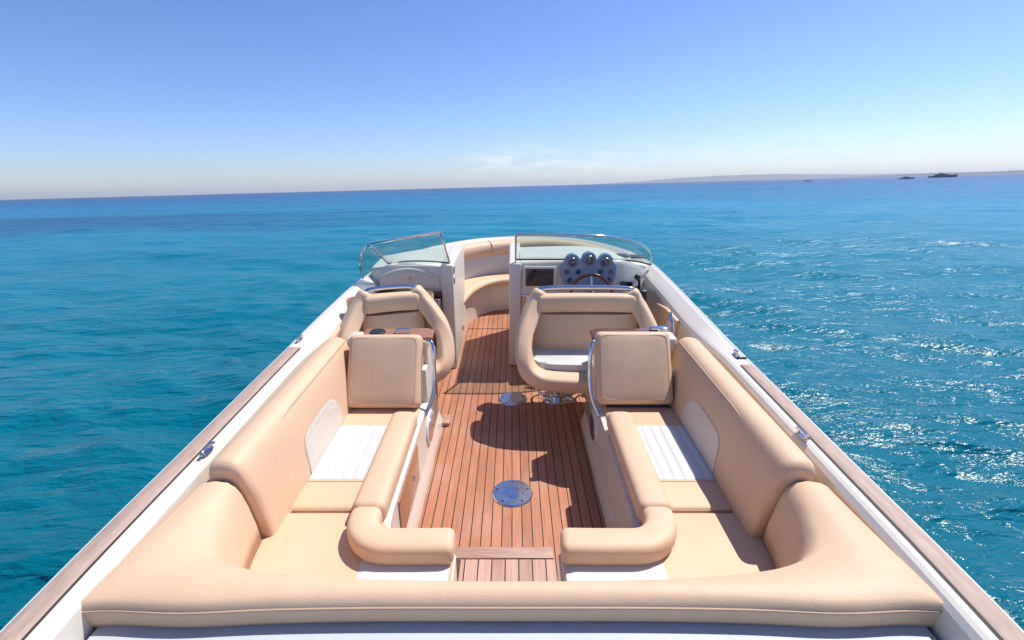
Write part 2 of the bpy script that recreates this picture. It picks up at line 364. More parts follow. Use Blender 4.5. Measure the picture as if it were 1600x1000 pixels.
def pix_dir(px, py):
    d = Vector(((px - 800) / F_PX, -(py - 500) / F_PX, -1)); return (CAM_SEA.to_3x3() @ d).normalized()
def pix_sea(px, py):
    d = pix_dir(px, py); t = -2.08 / d.z; return Vector((0, 0, 2.08)) + d * t
def horizon_y(px): return 500 - 209 - (px - 800) * math.tan(R(1.5)) - .0

def build_hills():
    # low headland along the right half of the horizon, and a nearer spit at the far right
    M['land'] = mat('dry_scrub_land', (.06, .075, .075), .9, var=.5, vscale=.004)
    def ridge(name, tab, dist, step, seed):
        bm = new(); rows = []
        xs = [tab[0][0] + (tab[-1][0] - tab[0][0]) * i / step for i in range(step + 1)]
        for px in xs:
            h = lerp(tab, px)
            d = pix_dir(px, horizon_y(px)); d.z = 0; d.normalize()
            mpp = dist / (F_PX * math.hypot(1, (px - 800) / F_PX)) 
            hh = max(.5, h * mpp * (1 + .12 * noise.noise(Vector((px * .03, seed, 0)))+ .06 * noise.noise(Vector((px * .15, seed, 3)))))
            row = []
            for k in range(7):
                u = k / 6; dd = dist + u * dist * .25
                pz = hh * math.sin(min(1, u * 1.6) * math.pi / 2) * (1 if u < .7 else 1 - (u - .7) * 2.5) - .4
                row.append(d * dd + Vector((0, 0, pz + (0 if k in (0, 6) else 2 * noise.noise(Vector((px * .1, k, seed)))))))
            rows.append(row)
        grid(bm, rows)
        me = bpy.data.meshes.new(name); bmesh.ops.recalc_face_normals(bm, faces=bm.faces); bm.to_mesh(me); bm.free(); me.shade_smooth(); me.materials.append(M['land'])
        o = bpy.data.objects.new(name, me); C.objects.link(o); o['kind'] = 'structure'
    ridge('hills', [(930, .3), (985, 2), (1050, 6), (1125, 9.5), (1200, 9.5), (1280, 7.5), (1340, 5.0), (1460, 4), (1750, 4)], 7000, 160, 1.3)
    ridge('hills', [(1300, .2), (1400, 3.2), (1480, 4.5), (1540, 4.2), (1600, 5.5), (1750, 7)], 3500, 90, 5.1)
build_hills()

def build_boats():
    def yacht(px, py, length, label, dark, group='boats far off near the headland'):
        p = pix_sea(px, py); p.z = 0
        rt = (BOAT.to_3x3() @ Vector((1, 0, 0))); th = -math.atan2(p.x, p.y) + R(12)
        root = bpy.data.objects.new('motor_yacht', None); C.objects.link(root); root.location = p; root.rotation_euler = (0, 0, th)
        root['label'] = label; root['category'] = 'boat'; root['group'] = group
        L = length
        mh = 'yh' if dark else 'hull'
        def part(name, bm, m, par=root):
            me = bpy.data.meshes.new(name); bmesh.ops.recalc_face_normals(bm, faces=bm.faces); bm.to_mesh(me); bm.free(); me.materials.append(M[m])
            o = bpy.data.objects.new(name, me); C.objects.link(o); o.parent = par; return o
        bm = new(); rows = []
        for i in range(17):
            u = i / 16; x = (u - .5) * L; w = L * .11 * (1 - max(0, (u - .55) / .45) ** 2.2); sh = L * (.075 + .045 * u ** 2)
            if u == 1: w = .02
            xs = x + (L * .03 if u > .8 else 0) * (u - .8) / .2
            rows.append([(x, -w * .7, -.5), (xs, -w, sh), (xs, w, sh), (x, w * .7, -.5)])
        grid(bm, rows, closed=True, cap=True); part('hull', bm, mh)
        bm = new(); prism(bm, [(-L * .30, -L * .075), (L * .14, -L * .075), (L * .24, -L * .03), (L * .24, L * .03), (L * .14, L * .075), (-L * .30, L * .075)], L * .08, L * .145, r=L * .01); part('cabin', bm, 'hull' if not dark else 'yc')
        bm = new(); prism(bm, [(-L * .16, -L * .06), (L * .03, -L * .06), (L * .08, -L * .03), (L * .08, L * .03), (L * .03, L * .06), (-L * .16, L * .06)], L * .145, L * .19, r=L * .01); part('flybridge', bm, 'hull' if not dark else 'yc')
        bm = new(); tube(bm, [(-L * .08, 0, L * .18), (-L * .10, 0, L * .27)], L * .008); tube(bm, [(-L * .13, 0, L * .24), (-L * .05, 0, L * .25)], L * .006); part('mast', bm, 'hull')
        bm = new()
        for sg in (-1, 1): box(bm, -L * .26, L * .12, sg * L * .0745, sg * L * .0775, L * .10, L * .125)
        part('window_band', bm, 'dark')
    M['yh'] = mat('dark_blue_hull', (.04, .12, .16), .2, coat=.3)
    M['yc'] = mat('grey_superstructure', (.22, .28, .33), .3)
    yacht(1472, 277.2, 19.5, 'dark hulled motor yacht on the horizon at far right, below the low headland', True)
    yacht(1416, 279.6, 8.6, 'small grey motorboat just left of the larger dark yacht near the horizon', True)
    yacht(1263, 283.6, 6.0, 'tiny white motorboat alone on the water under the middle of the headland', False)
build_boats()

def build_haze():
    bm = new(); box(bm, -9500, 9500, -9500, 9500, -3, 72)
    me = bpy.data.meshes.new('haze'); bm.to_mesh(me); bm.free()
    m = bpy.data.materials.new('sea_haze'); m.use_nodes = True; n = m.node_tree.nodes; n.remove(n['Principled BSDF'])
    v = n.new('ShaderNodeVolumePrincipled'); v.inputs['Color'].default_value = (.92, .955, 1, 1); v.inputs['Density'].default_value = .00012; v.inputs['Anisotropy'].default_value = .3
    m.node_tree.links.new(v.outputs[0], n['Material Output'].inputs['Volume']); me.materials.append(m)
    o = bpy.data.objects.new('haze', me); C.objects.link(o); o['kind'] = 'stuff'
build_haze()

# ------------------------------------------------------------------ the motorboat
OUT = [(-1.10, -1.0), (-1.17, 0), (-1.225, .85), (-1.232, 1.6), (-1.235, 2.5), (-1.225, 3.2), (-1.19, 3.7), (-1.10, 4.2), (-.96, 4.65), (-.78, 5.05), (-.52, 5.38), (-.22, 5.58), (.12, 5.67), (.46, 5.64), (.78, 5.44), (1.0, 5.1), (1.14, 4.7), (1.215, 4.2), (1.235, 3.7), (1.24, 3.2), (1.235, 2.5), (1.232, 1.6), (1.225, .85), (1.17, 0), (1.10, -1.0)]
ZT = [(-1, .64), (.85, .655), (1.6, .672), (2.5, .69), (3.2, .715), (3.7, .74), (4.2, .765), (4.7, .76), (5.2, .745), (5.7, .735)]
PATH = catmull([(x, y, 0) for x, y in OUT], 8)
for p in PATH: p.z = lerp(ZT, p.y)
NRM = []
for i, p in enumerate(PATH):
    t = (PATH[min(i + 1, len(PATH) - 1)] - PATH[max(i - 1, 0)]); t.z = 0; t.normalize(); NRM.append(Vector((t.y, -t.x, 0)))   # inboard
def rail_rows(sect, cond=lambda p: True):
    rows = []
    for p, n in zip(PATH, NRM):
        if not cond(p): continue
        s = sect(p) if callable(sect) else sect
        rows.append([p + n * d + Vector((0, 0, z)) for d, z in s])
    return rows

boat = thing('motorboat', 'open cream motorboat filling the foreground, with a teak floor, teak gunwale strips and split windscreen', 'boat')
bm = new()
def hsec(p):
    f = sm((p.y - 3.6) / 2.0)
    return [(.55 + .3 * f, -1.45), (.30 + .25 * f, -1.15), (.10 + .12 * f, -.72), (.02 + .04 * f, -.25), (-.004, -.09), (-.012, -.05), (-.004, -.02), (.004, -.006), (.012, 0), (.022, .001)]
rows = rail_rows(hsec); grid(bm, rows)
bm.verts.ensure_lookup_table()
bm.faces.new([bm.verts.new(v) for v in rows[0] + rows[-1][::-1]])       # transom
link_mesh('hull', bm, 'hull', boat, sharp=50)
# gunwale: teak strip aft, white covering board, inner coaming
FWD_R, FWD_L = 2.36, 2.56
aftc = lambda p: p.y < (FWD_R if p.x > 0 else FWD_L)
for side in (1, -1):
    bm = new(); rows = rail_rows([(.020, -.004), (.020, .004), (.023, .006), (.079, .006), (.082, .004), (.082, -.004)], lambda p: aftc(p) and p.x * side > 0)
    grid(bm, rows); o = link_mesh('gunwale_strip', bm, 'gteak', boat)
    bm = new(); grid(bm, rail_rows([(.082, .0022), (.0895, .0022)], lambda p: aftc(p) and p.x * side > 0)); link_mesh('seam', bm, 'rubber', o)
def csec(p):
    f = sm((p.y - 2.3) / .7)
    w = .134 + .008 * f
    return [(.018, -.001), (.050, .0 - .001 * f), (.089, .001 - .022 * f), (w - .025, .002 - .04 * f), (w - .012, -.004 - .045 * f), (w, -.02 - .05 * f), (w + .005, -.10 - .02 * f), (w + .01, -.30), (w + .02, -.69)]
bm = new(); grid(bm, rail_rows(csec)); link_mesh('coaming', bm, 'gel', boat, sharp=9)
# chrome pull-up cleats
for x, y, big in ((-1.115, 1.56, 1), (1.118, 1.66, 1), (-1.19, 2.60, 0), (1.175, 2.40, 0)):
    z = lerp(ZT, y) + .004; bm = new()
    L = .04 if big else .032
    disc(bm, (x, y, z), .016, .004, 20, rx=.6)
    for v in bm.verts: v.co.y = y + (v.co.y - y) * 2.2
    tube(bm, [(x, y - L, z + .014), (x, y - L * .6, z + .02), (x, y + L * .6, z + .02), (x, y + L, z + .014)], .006, 10, 4)
    tube(bm, [(x, y - .022, z), (x, y - .022, z + .02)], .006, 8); tube(bm, [(x, y + .022, z), (x, y + .022, z + .02)], .006, 8)
    link_mesh('cleat', bm, 'chrome', boat)
bm = new(); box(bm, 1.165, 1.215, 2.362, 2.374, lerp(ZT, 2.36) + .002, lerp(ZT, 2.36) + .008, .001, 1); link_mesh('seam', bm, 'rubber', boat)

# floor
bm = new()
pts = [(-1.08, .9), (1.08, .9), (1.08, 3.9), (.95, 4.7), (.7, 5.2), (.3, 5.42), (0, 5.42), (-.4, 5.3), (-.7, 5.0), (-.9, 4.5), (-1.04, 4.0)]
prism(bm, pts, -.04, 0); fl = link_mesh('teak_floor', bm, 'floor', boat)
bm = new(); box(bm, -.44, .02, 4.612, 4.620, .001, .003); link_mesh('hatch_seam', bm, 'rubber', fl)
bm = new(); box(bm, -.199, .164, 1.0, 1.515, 0, .215); st = link_mesh('aft_step', bm, 'stepfloor', boat)
bm = new(); box(bm, -.235, .163, 1.517, 1.575, .0, .221, .004, 2); link_mesh('threshold_board', bm, 'step_teak', st)
# floor plates for the table leg
for x, y, r in ((.002, 2.168, .108), (.008, 3.186, .102)):
    bm = new(); disc(bm, (x, y, .0), r, .009, 64, bevel=.006)
    pl = link_mesh('floor_plate', bm, 'steel', boat)
    bm = new(); disc(bm, (x, y, .009), r * .42, .002, 48); link_mesh('socket_cover', bm, 'chrome', pl)
    for k in range(5):
        a = R(72 * k + 90); bm = new(); disc(bm, (x + r * .78 * math.cos(a), y + r * .78 * math.sin(a), .009), .005, .0018, 12); link_mesh('screw', bm, 'dark', pl)

# seat bases with sole-level kick, speakers, lockers
for s in (-1, 1):
    AE = .20 if s < 0 else .165
    wp = [(.475, 2.86), (.475, 2.4), (.475, 1.62), (.468, 1.54), (.44, 1.475), (.38, 1.435), (.30, 1.425), (AE + .035, 1.425), (AE + .012, 1.415), (AE, 1.39), (AE, 1.0)]
    bm = new(); rows = []
    for i, (x, y) in enumerate(wp):
        a = Vector(wp[max(0, i - 1)]); b = Vector(wp[min(len(wp) - 1, i + 1)]); t = (b - a).normalized(); n = Vector((t.y, -t.x))  # outward to the aisle
        if n.x > 0 and i < 3: n = -n
        q = lambda d, z: (s * (x + n.x * d), y + n.y * d, z)
        if n.dot(Vector((-1, .3))) < 0: n = -n
        rows.append([q(.022, 0), q(.02, .03), q(.004, .085), q(0, .1), q(0, .355), q(-.05, .365), q(-.05, .0)])
    grid(bm, rows)
    box(bm, s * .475, s * 1.06, 2.5, 2.86, 0.0, .56, .01, 2)
    box(bm, s * .52, s * 1.06, .96, 2.5, 0.0, .24); box(bm, s * (AE + .005), s * .53, .96, 1.37, 0, .24)
    sb = link_mesh('seat_base', bm, 'gel', boat, sharp=40)
    # oval speaker
    bm = new(); disc(bm, (s * .476, 2.50, .20), .095, .012, 40, axis='X' if s < 0 else '-X', bevel=.006)
    for v in bm.verts: v.co.y = 2.50 + (v.co.y - 2.50) * 1.25
    sp_ = link_mesh('speaker', bm, 'gelw', sb)
    bm = new(); disc(bm, (s * .464, 2.50, .20), .07, .004, 40, axis='X' if s < 0 else '-X')
    for v in bm.verts: v.co.y = 2.50 + (v.co.y - 2.50) * 1.25
    link_mesh('speaker_grille', bm, 'steel', sp_)
    if s < 0:
        bm = new(); box(bm, -.4755, -.468, 1.70, 2.12, .135, .335, .003, 2); dr = link_mesh('locker_door', bm, 'wood_lit', sb)  # teak colour stands in for the floor wood reflected in this panel
        bm = new(); disc(bm, (-.468, 1.99, .235), .014, .008, 20, axis='X'); link_mesh('door_latch', bm, 'chrome', dr)
        bm = new(); box(bm, -.47, -.405, 2.82, 2.93, .0, .03, .012, 3); link_mesh('corner_block', bm, 'step_teak', sb)
    # tall grab rail at the aisle corner of the cabinet
    bm = new(); X_ = s * .445
    tube(bm, [(s * .47, 2.56, .70), (X_, 2.55, .705), (X_ * .97, 2.52, .66), (X_ * .96, 2.48, .52), (X_ * .99, 2.43, .42), (s * .472, 2.38, .345)], .010, 12, 6)
    link_mesh('grab_rail', bm, 'chrome', boat)
    # varnished cabinet top behind the forward cushion
    bm = new(); prism(bm, [(s * .45, 2.60), (s * .85, 2.60), (s * .85, 2.745), (s * .49, 2.745), (s * .455, 2.72)], .695, .715, r=.006)
    ct = link_mesh('cabinet_top', bm, 'wood_lit' if s < 0 else 'wood', boat)  # port top gets the painted sunlit copy, starboard the dark wood
    bm = new(); box(bm, s * .475, s * .86, 2.58, 2.735, .5, .695); box(bm, s * .86, s * .94, 2.62, 2.74, .45, .70, .02); link_mesh('cabinet', bm, 'gel', boat)
# small fittings on the cabinet tops
bm = new(); disc(bm, (-.77, 2.67, .715), .045, .010, 36, bevel=.004); o = link_mesh('sink_lid', bm, 'dark', boat)
bm = new(); tube(bm, [(-.66, 2.66, .715), (-.66, 2.66, .732), (-.62, 2.665, .736), (-.58, 2.67, .733)], .008, 10, 5); link_mesh('tap', bm, 'chrome', boat)
bm = new(); box(bm, .80, .90, 2.69, 2.73, .716, .735, .006); link_mesh('hinge_bracket', bm, 'chrome', boat)
bm = new(); tube(bm, [(.975, 2.80, .60), (.975, 2.84, .70), (.968, 2.88, .765)], .007, 10, 5); tube(bm, [(.945, 2.80, .60), (.95, 2.84, .70), (.968, 2.88, .765)], .006, 10, 5); link_mesh('stanchion', bm, 'chrome', boat)
# upholstered side panel on the hull lining beside the helm
for s in (1, -1):
    bm = new(); pts = [(3.07, .40), (3.52, .38), (3.56, .44), (3.52, .62), (3.30, .65), (3.07, .645)]
    if s < 0: pts = [(y - .35, z) for y, z in pts]
    lo = [bm.verts.new((s * 1.094, y, z)) for y, z in pts]; hi = [bm.verts.new((s * 1.070, y, z)) for y, z in pts]
    bm.faces.new(hi); [bm.faces.new((lo[i], lo[(i + 1) % 6], hi[(i + 1) % 6], hi[i])) for i in range(6)]
    link_mesh('side_panel', bm, 'tan', boat, bevel=.008)

# helm console
hc_bm = new()
box(hc_bm, -.022, .072, 3.755, 4.62, 0, .862, .014, 3)
def dash_face(x):   # aft face of the dash bows forward at its outboard end
    return 3.77 + (.0 if x < .80 else .30 * ((x - .80) / .36) ** 1.7)
rows = []
NX = 26
for i in range(NX + 1):
    x = .065 + (1.13 - .065) * i / NX; y = dash_face(x); hz = .868 + .012 * math.sin(math.pi * min(1, max(0, (x - .1) / .9))) - .085 * sm((x - .82) / .3)
    fy = 4.60 - .25 * sm((x - .6) / .5)
    rows.append([(x, y + .10, .42), (x, y + .02, .60), (x, y - .005, .615), (x, y, .65), (x, y + .02, hz - .03), (x, y + .027, hz - .01), (x, y + .04, hz), (x, y + .12, hz + .003), (x, (y + fy) / 2, hz - .003), (x, fy, hz - .05), (x, fy + .06, hz - .14), (x, fy + .07, .1)])
grid(hc_bm, rows)
box(hc_bm, .07, 1.0, 3.90, 4.5, .0, .5)
helm = link_mesh('helm_console', hc_bm, 'dash', boat, sharp=45)
bm = new(); box(bm, .075, .33, 3.75, 3.90, .44, .595, .015); link_mesh('knee_panel', bm, 'tan', helm)
bm = new(); box(bm, .075, .98, 3.745, 3.80, .597, .613, .004); link_mesh('dash_ledge', bm, 'gelw', helm)
bm = new(); box(bm, .20, .34, 3.742, 3.76, .52, .58, .004); link_mesh('switch_panel', bm, 'screen', helm)
# chart screen
bm = new(); box(bm, .088, .345, 3.752, 3.79, .665, .838, .006); o = link_mesh('chart_screen', bm, 'dash', helm)
bm = new(); box(bm, .105, .322, 3.746, 3.76, .685, .822, .003); link_mesh('screen_face', bm, 'screen', o)
# instrument panel: outline with three round hoods on top
bm = new(); cx = .59
out = []
for gx in (-.128, 0, .128):
    gz = .882 + (.014 if gx == 0 else 0)
    for k in range(9): a = math.pi - math.pi * k / 8; out.append((cx + gx + .056 * math.cos(a), gz + .058 * math.sin(a)))
out += [(cx + .215, .84), (cx + .212, .76), (cx + .17, .66), (cx - .17, .66), (cx - .212, .76), (cx - .215, .84)]
lo = [bm.verts.new((x, 3.80, z)) for x, z in out]; hi = [bm.verts.new((x, 3.745, z)) for x, z in out]
bm.faces.new(hi); bm.faces.new(lo[::-1]); [bm.faces.new((lo[i], lo[(i + 1) % len(out)], hi[(i + 1) % len(out)], hi[i])) for i in range(len(out))]
ip = link_mesh('instrument_panel', bm, 'panel', helm, bevel=.004)
for gx, gz, gr in ((-.128, .875, .043), (0, .890, .043), (.128, .875, .043), (-.168, .80, .021), (-.082, .802, .021), (.092, .802, .021), (.172, .80, .021), (-.142, .73, .021), (.160, .735, .021)):
    bm = new(); disc(bm, (cx + gx, 3.7455, gz), gr * 1.1, .006, 32, axis='Y')
    g_ = link_mesh('gauge', bm, 'panel', helm)
    bm = new(); disc(bm, (cx + gx, 3.7392, gz), gr * 1.0, .0022, 32, axis='Y'); link_mesh('dial', bm, 'dial', g_)
    if gr > .03:
        a_ = R(40 + 200 * gz * 7 % 70 + 400 * gx); bm = new(); tube(bm, [(cx + gx - .008 * math.cos(a_), 3.7355, gz - .008 * math.sin(a_)), (cx + gx + gr * .75 * math.cos(a_), 3.7355, gz + gr * .75 * math.sin(a_))], .0022, 6); link_mesh('needle', bm, 'gelw', g_)
        bm = new(); rg = [Vector((cx + gx + gr * .84 * math.cos(q_), 3.7365, gz + gr * .84 * math.sin(q_))) for q_ in [2 * math.pi * i / 32 for i in range(32)]]; sweep(bm, rg, circ(.0022, 6), up=Vector((0, 1, 0)), closed=True); link_mesh('dial_ring', bm, 'steel', g_)
# steering wheel
wc = Vector((.600, 3.60, .66)); tl = Matrix.Rotation(R(-28), 3, 'X'); wr = .155
ring = [wc + tl @ Vector((wr * math.cos(a), 0, wr * math.sin(a))) for a in [2 * math.pi * i / 48 for i in range(48)]]
bm = new(); sweep(bm, ring, circ(.013, 12), up=tl @ Vector((0, 1, 0)), closed=True)
sw = link_mesh('steering_wheel', bm, 'wood', helm)
for a in (90, 210, 330):
    e_ = wc + tl @ Vector((wr * math.cos(R(a)), 0, wr * math.sin(R(a)))); bm = new(); tube(bm, [tuple(wc + tl @ Vector((0, .02, 0))), tuple(e_)], .008, 10); link_mesh('spoke', bm, 'chrome', sw)
bm = new(); tube(bm, [tuple(wc + tl @ Vector((0, -.012, 0))), tuple(wc + tl @ Vector((0, .2, 0)))], .03, 20); link_mesh('wheel_hub', bm, 'dark', sw)
bm = new(); box(bm, .85, .945, 3.77, 3.80, .672, .712, .004); link_mesh('stereo', bm, 'screen', helm)
# grey air vents on the dash top
for (x0, y0) in ((.83, 4.02), (1.0, 4.12)):
    bm = new(); box(bm, x0, x0 + .13, y0, y0 + .09, .848 - (x0 - .83) * .18, .866 - (x0 - .83) * .18, .005); link_mesh('dash_vent', bm, 'dark', helm)
# throttle
bm = new(); box(bm, .93, .99, 3.50, 3.66, .60, .72, .015); th_ = link_mesh('throttle_box', bm, 'dark', boat)
bm = new(); tube(bm, [(.945, 3.58, .70), (.935, 3.55, .78), (.92, 3.54, .81)], .010, 10, 4); bmesh.ops.create_uvsphere(bm, u_segments=14, v_segments=8, radius=.022, matrix=Matrix.Translation((.915, 3.535, .815))); link_mesh('throttle_lever', bm, 'dark', th_)

# passenger console
bm = new(); box(bm, -.545, -.448, 3.70, 4.60, 0, .865, .016, 3)
rows = []
for i in range(21):
    x = -1.10 + .56 * i / 20; u = (x + 1.10) / .56
    y = 3.72 + .10 * (1 - u) ** 3; hz = .80 + .05 * math.sin(math.pi * (.08 + .62 * u)) 
    rows.append([(x, y + .05, .60), (x, y, .665), (x, y, hz - .02), (x, y + .01, hz), (x, y + .4, hz + .01), (x, 4.35 + .2 * u, hz - .02), (x, 4.45 + .2 * u, .2)])
grid(bm, rows); box(bm, -1.05, -.54, 3.80, 4.3, 0, .6)
pc = link_mesh('passenger_console', bm, 'dash', boat, sharp=45)
# arched locker door
def arch(cx, w, z0, z1, h, n=14): return [(cx - w / 2, z0)] + [(cx - w / 2 + w * i / n, z1 + h * math.sin(math.pi * i / n)) for i in range(n + 1)] + [(cx + w / 2, z0)]
def slab(bm, P, y0, y1):
    n = len(P); lo = [bm.verts.new((x, y0, z)) for x, z in P]; hi = [bm.verts.new((x, y1, z)) for x, z in P]
    bm.faces.new(hi); bm.faces.new(lo[::-1]); [bm.faces.new((lo[i], lo[(i + 1) % n], hi[(i + 1) % n], hi[i])) for i in range(n)]
bm = new(); slab(bm, arch(-.79, .46, .675, .775, .058), 3.75, 3.712); ar = link_mesh('locker_frame', bm, 'dash', pc, bevel=.006)
bm = new(); slab(bm, arch(-.79, .385, .69, .765, .045), 3.74, 3.706); dr = link_mesh('locker_door', bm, 'dash', pc, bevel=.004)
bm = new(); disc(bm, (-.79, 3.706, .755), .014, .010, 20, axis='Y'); link_mesh('door_latch', bm, 'steel', dr) if 0 else link_mesh('door_knob', bm, 'steel', pc)
bm = new(); box(bm, -1.04, -.55, 3.66, 3.80, .625, .645, .003); link_mesh('wood_shelf', bm, 'wood', pc)
bm = new(); box(bm, -1.04, -.55, 3.655, 3.80, .54, .612, .006); link_mesh('galley_drawer', bm, 'steel', pc)
bm = new(); box(bm, -.70, -.552, 3.62, 3.82, .36, .59, .02); link_mesh('knee_panel', bm, 'tan', pc)
for z in (.82, .74):
    bm = new(); box(bm, -.4485, -.440, 3.73, 3.77, z - .02, z + .02, .003); tube(bm, [(-.444, 3.722, z - .022), (-.444, 3.722, z + .022)], .006, 8); link_mesh('hinge', bm, 'chrome', pc)
bm = new(); box(bm, -.447, -.436, 4.22, 4.25, .14, .18, .003); link_mesh('door_stop', bm, 'chrome', pc)

# windscreens
def pane(bm, quad, nu=1, th=.005):
    bm.faces.new([bm.verts.new(p) for p in quad])
wsr = None
top = catmull([(.028, 3.68, 1.10), (.25, 3.675, 1.10), (.48, 3.68, 1.095), (.715, 3.72, 1.078), (.90, 3.80, 1.035), (1.03, 3.89, .975), (1.11, 3.98, .91), (1.145, 4.03, .86), (1.155, 4.06, .79)], 6)
bot = catmull([(.028, 3.80, .885), (.25, 3.80, .887), (.48, 3.80, .887), (.72, 3.82, .882), (.90, 3.88, .862), (1.03, 3.96, .83), (1.11, 4.02, .80), (1.145, 4.045, .79), (1.155, 4.065, .78)], 6)
bm = new(); grid(bm, [[a.lerp(b, k / 4) for a, b in zip(top, bot)] for k in range(5)])
for v in bm.verts: pass
wr_ = link_mesh('windscreen', bm, 'glass', boat, sharp=0)
sd = wr_.modifiers.new('solid', 'SOLIDIFY'); sd.thickness = .006
bm = new(); tube(bm, [tuple(p) for p in top], .0085, 12); link_mesh('frame', bm, 'chrome', wr_)
bm = new(); tube(bm, [top[0], bot[0], (.028, 3.80, .865)], .008, 12); link_mesh('frame', bm, 'chrome', wr_)
bm = new(); tube(bm, [tuple(p + Vector((0, -.004, -.002))) for p in bot], .006, 8); link_mesh('gasket', bm, 'rubber', wr_)
# port windscreen: framed pane plus a small side pane
A, B_, D_, E_ = Vector((-1.075, 3.70, 1.028)), Vector((-.528, 3.70, 1.115)), Vector((-.478, 3.74, .872)), Vector((-.965, 3.82, .845))
G_ = Vector((-1.145, 3.72, .755))
bm = new(); grid(bm, [[A.lerp(E_, k / 6) for k in range(7)], [B_.lerp(D_, k / 6) for k in range(7)]])
wl__ = link_mesh('windscreen', bm, 'glass', boat, sharp=0); sd = wl__.modifiers.new('solid', 'SOLIDIFY'); sd.thickness = .006
bm = new(); side = catmull([A, (-1.13, 3.70, .95), (-1.155, 3.71, .86), G_], 5)
inner = [A.lerp(E_, i / (len(side) - 1)) for i in range(len(side))]
grid(bm, [inner, side]); sp2 = link_mesh('side_pane', bm, 'glass', wl__, sharp=0); sd = sp2.modifiers.new('solid', 'SOLIDIFY'); sd.thickness = .006
bm = new(); box(bm, -.274, .274, -.006, .006, -.012, .012, .003, 2)
ang = math.atan2(B_.z - A.z, B_.x - A.x); bmesh.ops.rotate(bm, cent=(0, 0, 0), matrix=Matrix.Rotation(-ang, 3, 'Y'), verts=bm.verts); bmesh.ops.translate(bm, vec=(A + B_) / 2, verts=bm.verts)
link_mesh('frame', bm, 'chrome', wl__)
for pts in ([B_, D_], [A, E_], [tuple(p) for p in side]):
    bm = new(); tube(bm, pts, .008, 10); link_mesh('frame', bm, 'chrome', wl__)
bm = new(); tube(bm, [D_, (-.65, 3.77, .878), (-.82, 3.79, .872), E_], .006, 8, 4); link_mesh('gasket', bm, 'rubber', wl__)
bm = new(); box(bm, -1.085, -1.045, 3.685, 3.70, 1.0, 1.03, .004); link_mesh('hinge', bm, 'chrome', wl__)

# bow cockpit: curved seat moulding, white lining
inn = catmull([(-.47, 4.2, 0), (-.45, 4.45, 0), (-.37, 4.82, 0), (-.22, 5.08, 0), (.02, 5.18, 0), (.32, 5.20, 0), (.55, 5.10, 0), (.68, 4.85, 0), (.72, 4.4, 0)], 6)
ctr = Vector((.10, 4.2, 0))
def infl(p, d): v = (p - ctr); v.z = 0; L = v.length; return ctr + v * ((L + d) / L)
bm = new(); grid(bm, [[Vector((infl(p, .06).x, infl(p, .06).y, 0)) for p in inn], [Vector((infl(p, .05).x, infl(p, .05).y, .30)) for p in inn], [Vector((infl(p, .9).x, infl(p, .9).y, .30)) for p in inn]])
for v in bm.verts:
    if v.co.y > 5.5: v.co.y = 5.5
    v.co.x = max(-.98, min(1.02, v.co.x))
link_mesh('bow_seat_base', bm, 'gel', boat, sharp=40)

# aft deck
bm = new(); box(bm, -1.03, 1.03, -1.0, .95, .2, .545, .01); link_mesh('aft_deck', bm, 'gelw', boat)

# ------------------------------------------------------------------ loose cushions
def half_side(s): return 'left' if s < 0 else 'right'
# bow cushions
t = thing('bow_seat_cushion', 'curved tan seat cushion wrapping the bow cockpit, seen through the gap in the windscreen', 'cushion', (0, 5.3, .30))
bm = new(); prof = [(0, .0), (0.0, .0), (-.012, .02), (-.015, .045), (-.005, .062), (.02, .07), (.10, .072), (.9, .072)]
rows = []
for d, z in [(.02, 0), (-.005, .012), (-.012, .035), (-.002, .058), (.025, .070), (.10, .074), (.40, .074), (.62, .074)]:
    rw = []
    for p in inn:
        q = infl(p, d); q = Vector((max(-.93, min(1.0, q.x)), min(5.50, q.y), .30 + z)); rw.append(q)
    rows.append(rw)
grid(bm, rows); link_mesh('seat_pad', bm, 'tan', t, sharp=60)
ring = [(p, n) for p, n in zip(PATH, NRM) if p.y > 4.15]
t = thing('bow_backrest_cushion', 'tan padded backrest roll running round the inside of the bow rim', 'cushion', (0, 5.5, .45))
bm = new(); pth = []
k0 = 0
rows = []
for p, n in ring:
    rows.append([p + n * d + Vector((0, 0, z)) for d, z in [(.21, -.16), (.235, -.15), (.25, -.11), (.245, -.06), (.22, -.025), (.18, -.012), (.14, -.01), (.12, -.02), (.115, -.16)]])
grid(bm, rows, closed=True, cap=True); link_mesh('roll', bm, 'tan', t, sharp=60)
bm = new(); grid(bm, [[p + n * d + Vector((0, 0, z)) for d, z in [(.212, -.155), (.225, -.25), (.215, -.37)]] for p, n in ring]); link_mesh('lower_panel', bm, 'white', t)
q, n = ring[int(len(ring) * .36)]
bm = new(); tube(bm, [q + n * .25 + Vector((0, 0, -.12)), q + n * .247 + Vector((0, 0, -.06)), q + n * .222 + Vector((0, 0, -.022)), q + n * .15 + Vector((0, 0, -.006))], .005, 8, 4); link_mesh('seam_piping', bm, 'tan', t)

def ribbed(bm, f, nu, nv, amp, ribs):
    """f(u,v)->(point, normal); ribs run along v"""
    rows = []
    for i in range(nu + 1):
        u = i / nu; h = amp * (abs(math.sin(math.pi * u * ribs)) ** .6); row = []
        for j in range(nv + 1):
            v = j / nv; p, n = f(u, v); e_ = min(u, 1 - u, v, 1 - v); hh = (h + .001) * min(1, e_ * 30); row.append(p + n * (hh + .0006))
        rows.append(row)
    grid(bm, rows)

